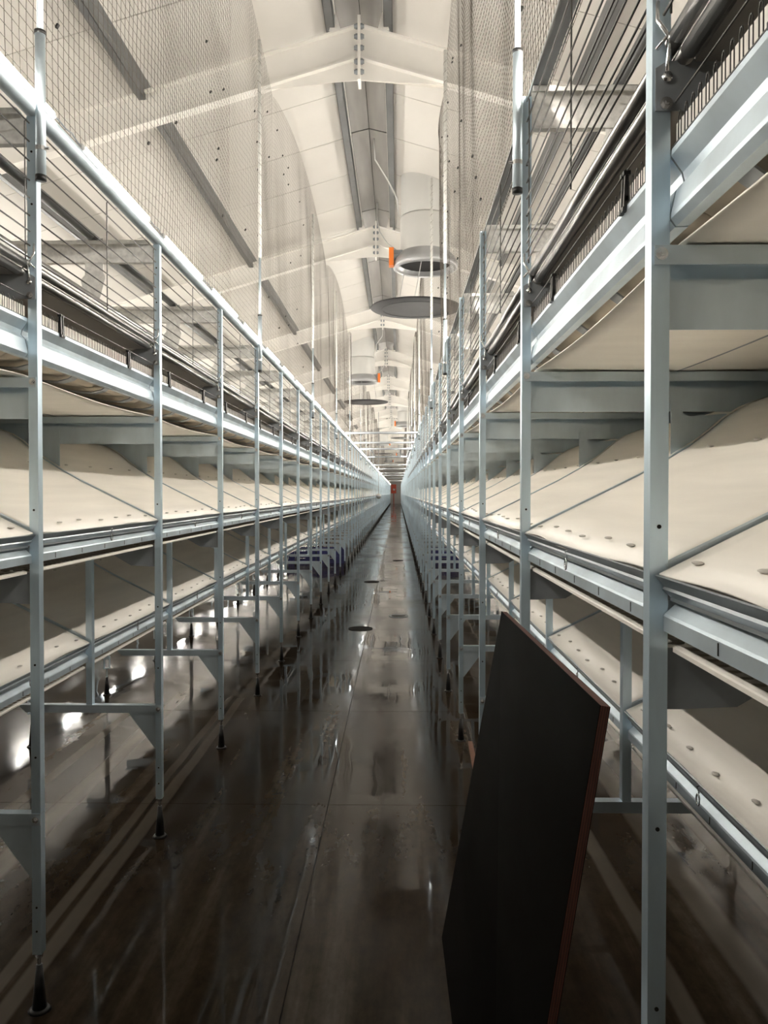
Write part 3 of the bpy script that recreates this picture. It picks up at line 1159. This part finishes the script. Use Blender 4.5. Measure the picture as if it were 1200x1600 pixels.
for side, ks in (('left', (0, 3, 6, 9, 12, 16, 19, 22, 25)), ('right', (1, 4, 6, 10, 13, 16, 19, 22, 25))):
    S = SIDES[side]
    s = S['s']
    PMS = pole_meshes(s)
    for i, k in enumerate(ks):
        dx = -0.004 if side == 'left' else -0.012
        e = empty('net_pole', (S['x'] + (0.0155 if side == 'left' else -0.016), row_y(side, k) + 0.0 - 0.004, 0),
                  label=f'slim telescopic steel net pole clamped to the {side} uprights, {nth(i)} from the camera', category='pole', group=f'net poles of the {side} row')
        for kk, nm in (('sleeve', 'pole_sleeve'), ('cap', 'pole_cap'), ('ring', 'pole_ring'), ('inner', 'pole_inner'), ('upper', 'pole_upper'), ('clamp', 'pole_clamp')):
            link(nm, PMS[kk], e)
        if i < 3:
            link('spiral_tie', PMS['tie'], e)

# ------------------------------------------------------------------ exhaust chimneys with hanging lids


def chimney(i, x, y, lid_dx, s):
    zr = 4.36
    e = empty('exhaust_chimney', (x, y, 0), category='chimney', group='exhaust chimneys',
              label=f'pale round exhaust chimney with dark hanging lid, {nth(i)} from the camera')
    zc = zceil(x)
    top = max(zceil(x - 0.35), zceil(x + 0.35)) + 0.02
    link('duct', MB().lathe([(0.31, top), (0.31, 4.50), (0.30, 4.50), (0.30, top)], (0, 0, 0), 40).mesh('duct', M['duct'], True), e)
    link('duct_collar', MB().lathe([(0.318, 4.98), (0.318, 4.54), (0.31, 4.52), (0.31, 5.0), (0.318, 4.98)], (0, 0, 0), 40).mesh('duct_collar', M['duct'], True), e)
    link('bell_ring', MB().lathe([(0.312, 4.56), (0.36, 4.50), (0.405, 4.44), (0.415, 4.40), (0.405, 4.36), (0.375, 4.345), (0.335, 4.37), (0.305, 4.46), (0.30, 4.55)], (0, 0, 0), 40).mesh('bell_ring', M['duct_ring'], True), e)
    link('inner_dark', MB().cyl((0, 0, 4.41), (0, 0, 4.425), 0.312, 32).mesh('inner_dark', M['hole']), e)  # black disc, the darkness inside the duct put into colour
    link('lid_disc', MB().lathe([(0.001, 3.852), (0.40, 3.846), (0.56, 3.85), (0.575, 3.86), (0.57, 3.872), (0.40, 3.868), (0.001, 3.875)], (lid_dx, 0, 0), 48)
         .lathe([(0.42, 3.8455), (0.425, 3.838), (0.435, 3.8455)], (lid_dx, 0, 0), 48).mesh('lid_disc', M['disc'], True), e)
    hb = MB()
    for a in (0.4, 2.5, 4.6):
        hb.cyl((lid_dx + 0.3 * cos(a), 0.3 * sin(a), 3.86), (0.3 * cos(a), 0.3 * sin(a), 4.50), 0.004, 5)
    link('lid_rod', hb.mesh('lid_rod', M['cable']), e)
    sx = -s
    mb = MB(1)
    mb.box(sx * 0.43 - 0.03, sx * 0.43 + 0.03, -0.17, -0.05, 4.36, 4.58)
    link('motor_box', mb.mesh('motor_box', M['orange']), e)
    mb = MB(1)
    mb.cyl((sx * 0.42, -0.11, 4.47), (sx * 0.30, -0.08, 4.50), 0.05, 12).box(min(sx * 0.40, sx * 0.28), max(sx * 0.40, sx * 0.28), -0.13, -0.09, 4.40, 4.56)
    link('motor_mount', mb.mesh('motor_mount', M['galv_dark']), e)
    pts = [(sx * 0.36, -0.10, 4.56), (sx * 0.48, -0.06, 4.66), (sx * 0.58, 0.1, 4.86), (sx * 0.62, 0.3, 5.1), (sx * 0.62, 0.35, 5.32)]
    link('motor_cable', MB().tube(pts, 0.008, 6).mesh('motor_cable', M['cable'], True), e)
    pts = [(RIDGE_X - x + 0.05 * s, -0.9, RIDGE_Z - 0.02), (RIDGE_X - x + 0.06 * s, -0.8, 5.40), (RIDGE_X - x + 0.22 * s, -0.5, 5.25), (sx * 0.36, -0.25, 5.15), (sx * 0.335, -0.12, 4.98)]
    link('ridge_cable', MB().tube(pts, 0.009, 6).mesh('ridge_cable', M['cable'], True), e)


for i, (x, y, ld, s) in enumerate(CHIMNEYS):
    chimney(i, x, y, ld, s)

# ------------------------------------------------------------------ bars and frames across the aisle further back
xa, xb = XL + 0.0, XR - 0.0
bars = [(15.4, 2.70), (18.4, 2.70), (32.5, 2.68), (38.0, 2.68), (46.0, 2.68), (52.0, 2.68), (62.0, 2.68), (75.0, 2.66)]
for i, (y, z) in enumerate(bars):
    link('cross_bar', MB().cyl((xa - 0.06, 0, z), (xb + 0.06, 0, z), 0.024, 10).mesh('cross_bar', M['galv_dark'], True), None, (0, y, 0),
         label=f'round steel bar spanning the aisle overhead between the rows, {nth(i)} from the camera', category='bar', group='bars across the aisle')
fr = empty('overhead_frame', ((xa + xb) / 2, 21, 2.6), label='rectangular tube frame bridging the aisle overhead, with two short ties', category='frame')
hw = (xb - xa) / 2
for yy in (0, 4.6):
    link('frame_bar', MB().cyl((-hw - 0.0, yy, 0.10), (hw - 0.0, yy, 0.10), 0.028, 10).mesh('frame_bar', M['galv_dark'], True), fr)
for xx in (-hw + 0.02, -hw + 0.30, hw - 0.30, hw - 0.05):
    link('frame_tie', MB().cyl((xx, 0, 0.10), (xx, 4.6, 0.10), 0.02, 8).mesh('frame_tie', M['galv_dark'], True), fr)

# ball lamp on a cord
e = empty('ball_lamp', (-0.905, 36.2, 1.36), label='small round lamp hanging on a cord beside the left row', category='lamp')
link('lamp_cord', MB().cyl((0, 0, 0.10), (0, 0, 3.9), 0.012, 6).mesh('lamp_cord', M['galv_dark']), e)
link('lamp_globe', MB().lathe([(0.002, -0.12)] + [(0.12 * sin(a), -0.12 * cos(a)) for a in np.linspace(0.2, pi - 0.3, 9)] + [(0.03, 0.12), (0.002, 0.13)], (0, 0, 0), 16).mesh('lamp_globe', M['duct'], True), e)
link('lamp_cap', MB().lathe([(0.125, -0.02), (0.125, 0.02), (0.118, 0.02), (0.118, -0.02), (0.125, -0.02)], (0, 0, 0), 16).mesh('lamp_cap', M['galv_dark'], True), e)

# red panel at the far end
e = empty('red_panel', (-0.62, Y_END - 0.2, 1.35), label='red panel standing upright at the far end of the aisle', category='panel')
link('panel_board', MB().box(-0.36, 0.36, -0.03, 0.03, 0.1, 1.35).mesh('panel_board', M['red']), e)
link('panel_leg', MB().box(-0.05, 0.05, -0.03, 0.03, -1.35, 0.1).mesh('panel_leg', M['red']), e)
link('panel_patch', MB().box(-0.1, 0.2, -0.035, -0.03, 0.5, 0.75).mesh('panel_patch', M['wall']), e)

# ------------------------------------------------------------------ floor drains
for i, (x, y, r, txt) in enumerate(((-0.42, 8.70, 0.135, 'dark round floor drain nearest the camera, left of the aisle middle'),
                                    (0.005, 9.60, 0.118, 'ringed round floor drain just behind the nearest one, right of the aisle middle'),
                                    (-0.45, 13.3, 0.13, 'dark round floor drain far down the aisle, left of the middle'),
                                    (0.0, 17.5, 0.12, 'small dark floor drain farthest down the aisle'))):
    e = empty('floor_drain', (x, y, 0), label=txt, category='drain', group='floor drains')
    link('drain_rim', MB().lathe([(r, 0.0), (r, 0.006), (r * 0.86, 0.006), (r * 0.84, 0.001)], (0, 0, 0), 32).mesh('drain_rim', M['galv_dark'] if i == 1 else M['hole']), e)
    link('drain_cover', MB().cyl((0, 0, 0.0005), (0, 0, 0.002), r * 0.86, 32).mesh('drain_cover', M['hole'] if i != 1 else M['panel_dark']), e)
    gb = MB()
    for q in (-0.5, 0, 0.5):
        gb.box(-r * 0.7, r * 0.7, q * r - 0.008, q * r + 0.008, 0.002, 0.005)
    link('drain_grate', gb.mesh('drain_grate', M['hole']), e)


# ------------------------------------------------------------------ blue crates under the racks
def crate_mesh():
    w, d, h, t = 0.60, 0.40, 0.16, 0.012
    mb = MB()
    mb.box(-w / 2, w / 2, -d / 2, d / 2, 0, t)
    for yy in (-d / 2, d / 2 - t):
        mb.box(-w / 2, w / 2, yy, yy + t, t, h * 0.42)
        mb.box(-w / 2, -0.08, yy, yy + t, h * 0.42, h * 0.72)
        mb.box(0.08, w / 2, yy, yy + t, h * 0.42, h * 0.72)
        mb.box(-w / 2, w / 2, yy, yy + t, h * 0.72, h)
    for xx in (-w / 2, w / 2 - t):
        mb.box(xx, xx + t, -d / 2 + t, d / 2 - t, t, h)
    for xx in np.linspace(-w / 2 + 0.04, w / 2 - 0.05, 6):
        mb.box(xx, xx + 0.01, -d / 2 - 0.008, -d / 2, 0.01, h * 0.8)
    return mb.mesh('crate_body', M['blue'])


def rim_mesh():
    w, d, h = 0.60, 0.40, 0.16
    mb = MB()
    mb.box(-w / 2 - 0.014, w / 2 + 0.014, -d / 2 - 0.014, -d / 2, h - 0.03, h - 0.005)
    mb.box(-w / 2 - 0.014, w / 2 + 0.014, d / 2, d / 2 + 0.014, h - 0.03, h - 0.005)
    mb.box(-w / 2 - 0.014, -w / 2, -d / 2, d / 2, h - 0.03, h - 0.005)
    mb.box(w / 2, w / 2 + 0.014, -d / 2, d / 2, h - 0.03, h - 0.005)
    return mb.mesh('crate_rim', M['blue'])


CM, RM = crate_mesh(), rim_mesh()
for x, z, txt in ((-1.45, 0, 'blue plastic crate on the floor under the left rack, lower one nearest the aisle'),
                  (-1.45, 0.161, 'blue plastic crate on top of the aisle-side crate under the left rack'),
                  (-2.08, 0, 'blue plastic crate under the left rack, lower one farther from the aisle'),
                  (-2.08, 0.161, 'blue plastic crate on top of the farther crate under the left rack'),
                  (1.02, 0, 'blue plastic crate standing on the floor under the right rack'),
                  (1.02, 0.161, 'blue plastic crate stacked on another under the right rack')):
    e = empty('crate', (x, 17.0, z), label=txt, category='crate', group='blue crates under the racks')
    link('crate_body', CM, e)
    link('crate_rim', RM, e)

# ------------------------------------------------------------------ black plywood board leaning on the right row
e = empty('plywood_board', (0.0, 0.0, 0.0), label='black film-faced plywood board leaning against the right rack uprights', category='board')


def board():
    # quad corners on the aisle side: near bottom, far bottom, far top, near top
    nb, fb, ft, nt = (np.array(p) for p in ((0.165, 1.36, 0.0), (0.150, 2.65, 0.0), (0.352, 2.66, 1.117), (0.352, 1.36, 1.150)))
    nrm = np.cross(fb - nb, nt - nb)
    nrm = nrm / np.linalg.norm(nrm)
    if nrm[0] < 0:
        nrm = -nrm
    T = 0.018
    face = MB()

    def slab(a, b, mb):
        q = [nb, fb, ft, nt]
        vs = [tuple(p + nrm * a) for p in q] + [tuple(p + nrm * b) for p in q]
        mb.add(vs, [(0, 3, 2, 1), (4, 5, 6, 7), (0, 1, 5, 4), (1, 2, 6, 5), (2, 3, 7, 6), (3, 0, 4, 7)])
    slab(0, 0.0012, face)
    link('film_face', face.mesh('film_face', M['film']), e)
    n = 7
    for i in range(n):
        mb = MB()
        slab(0.0012 + (T - 0.0024) * i / n, 0.0012 + (T - 0.0024) * (i + 1) / n, mb)
        link('ply_layer', mb.mesh('ply_layer', M['ply'] if i % 2 == 0 else M['ply2']), e)
    mb = MB()
    slab(T - 0.0012, T, mb)
    link('film_back', mb.mesh('film_back', M['film']), e)


board()
link('wooden_lath', MB().add([(0.425, 4.72, 0.0), (0.450, 4.72, 0.0), (0.432, 4.02, 0.0), (0.400, 4.02, 0.0), (0.425, 4.72, 0.014), (0.450, 4.72, 0.014), (0.432, 4.02, 0.018), (0.400, 4.02, 0.018)],
                             [(0, 1, 2, 3), (7, 6, 5, 4), (0, 4, 5, 1), (1, 5, 6, 2), (2, 6, 7, 3), (3, 7, 4, 0)]).mesh('wooden_lath', M['lath']), None,
     label='thin reddish wooden lath lying on the floor behind the black board', category='lath')
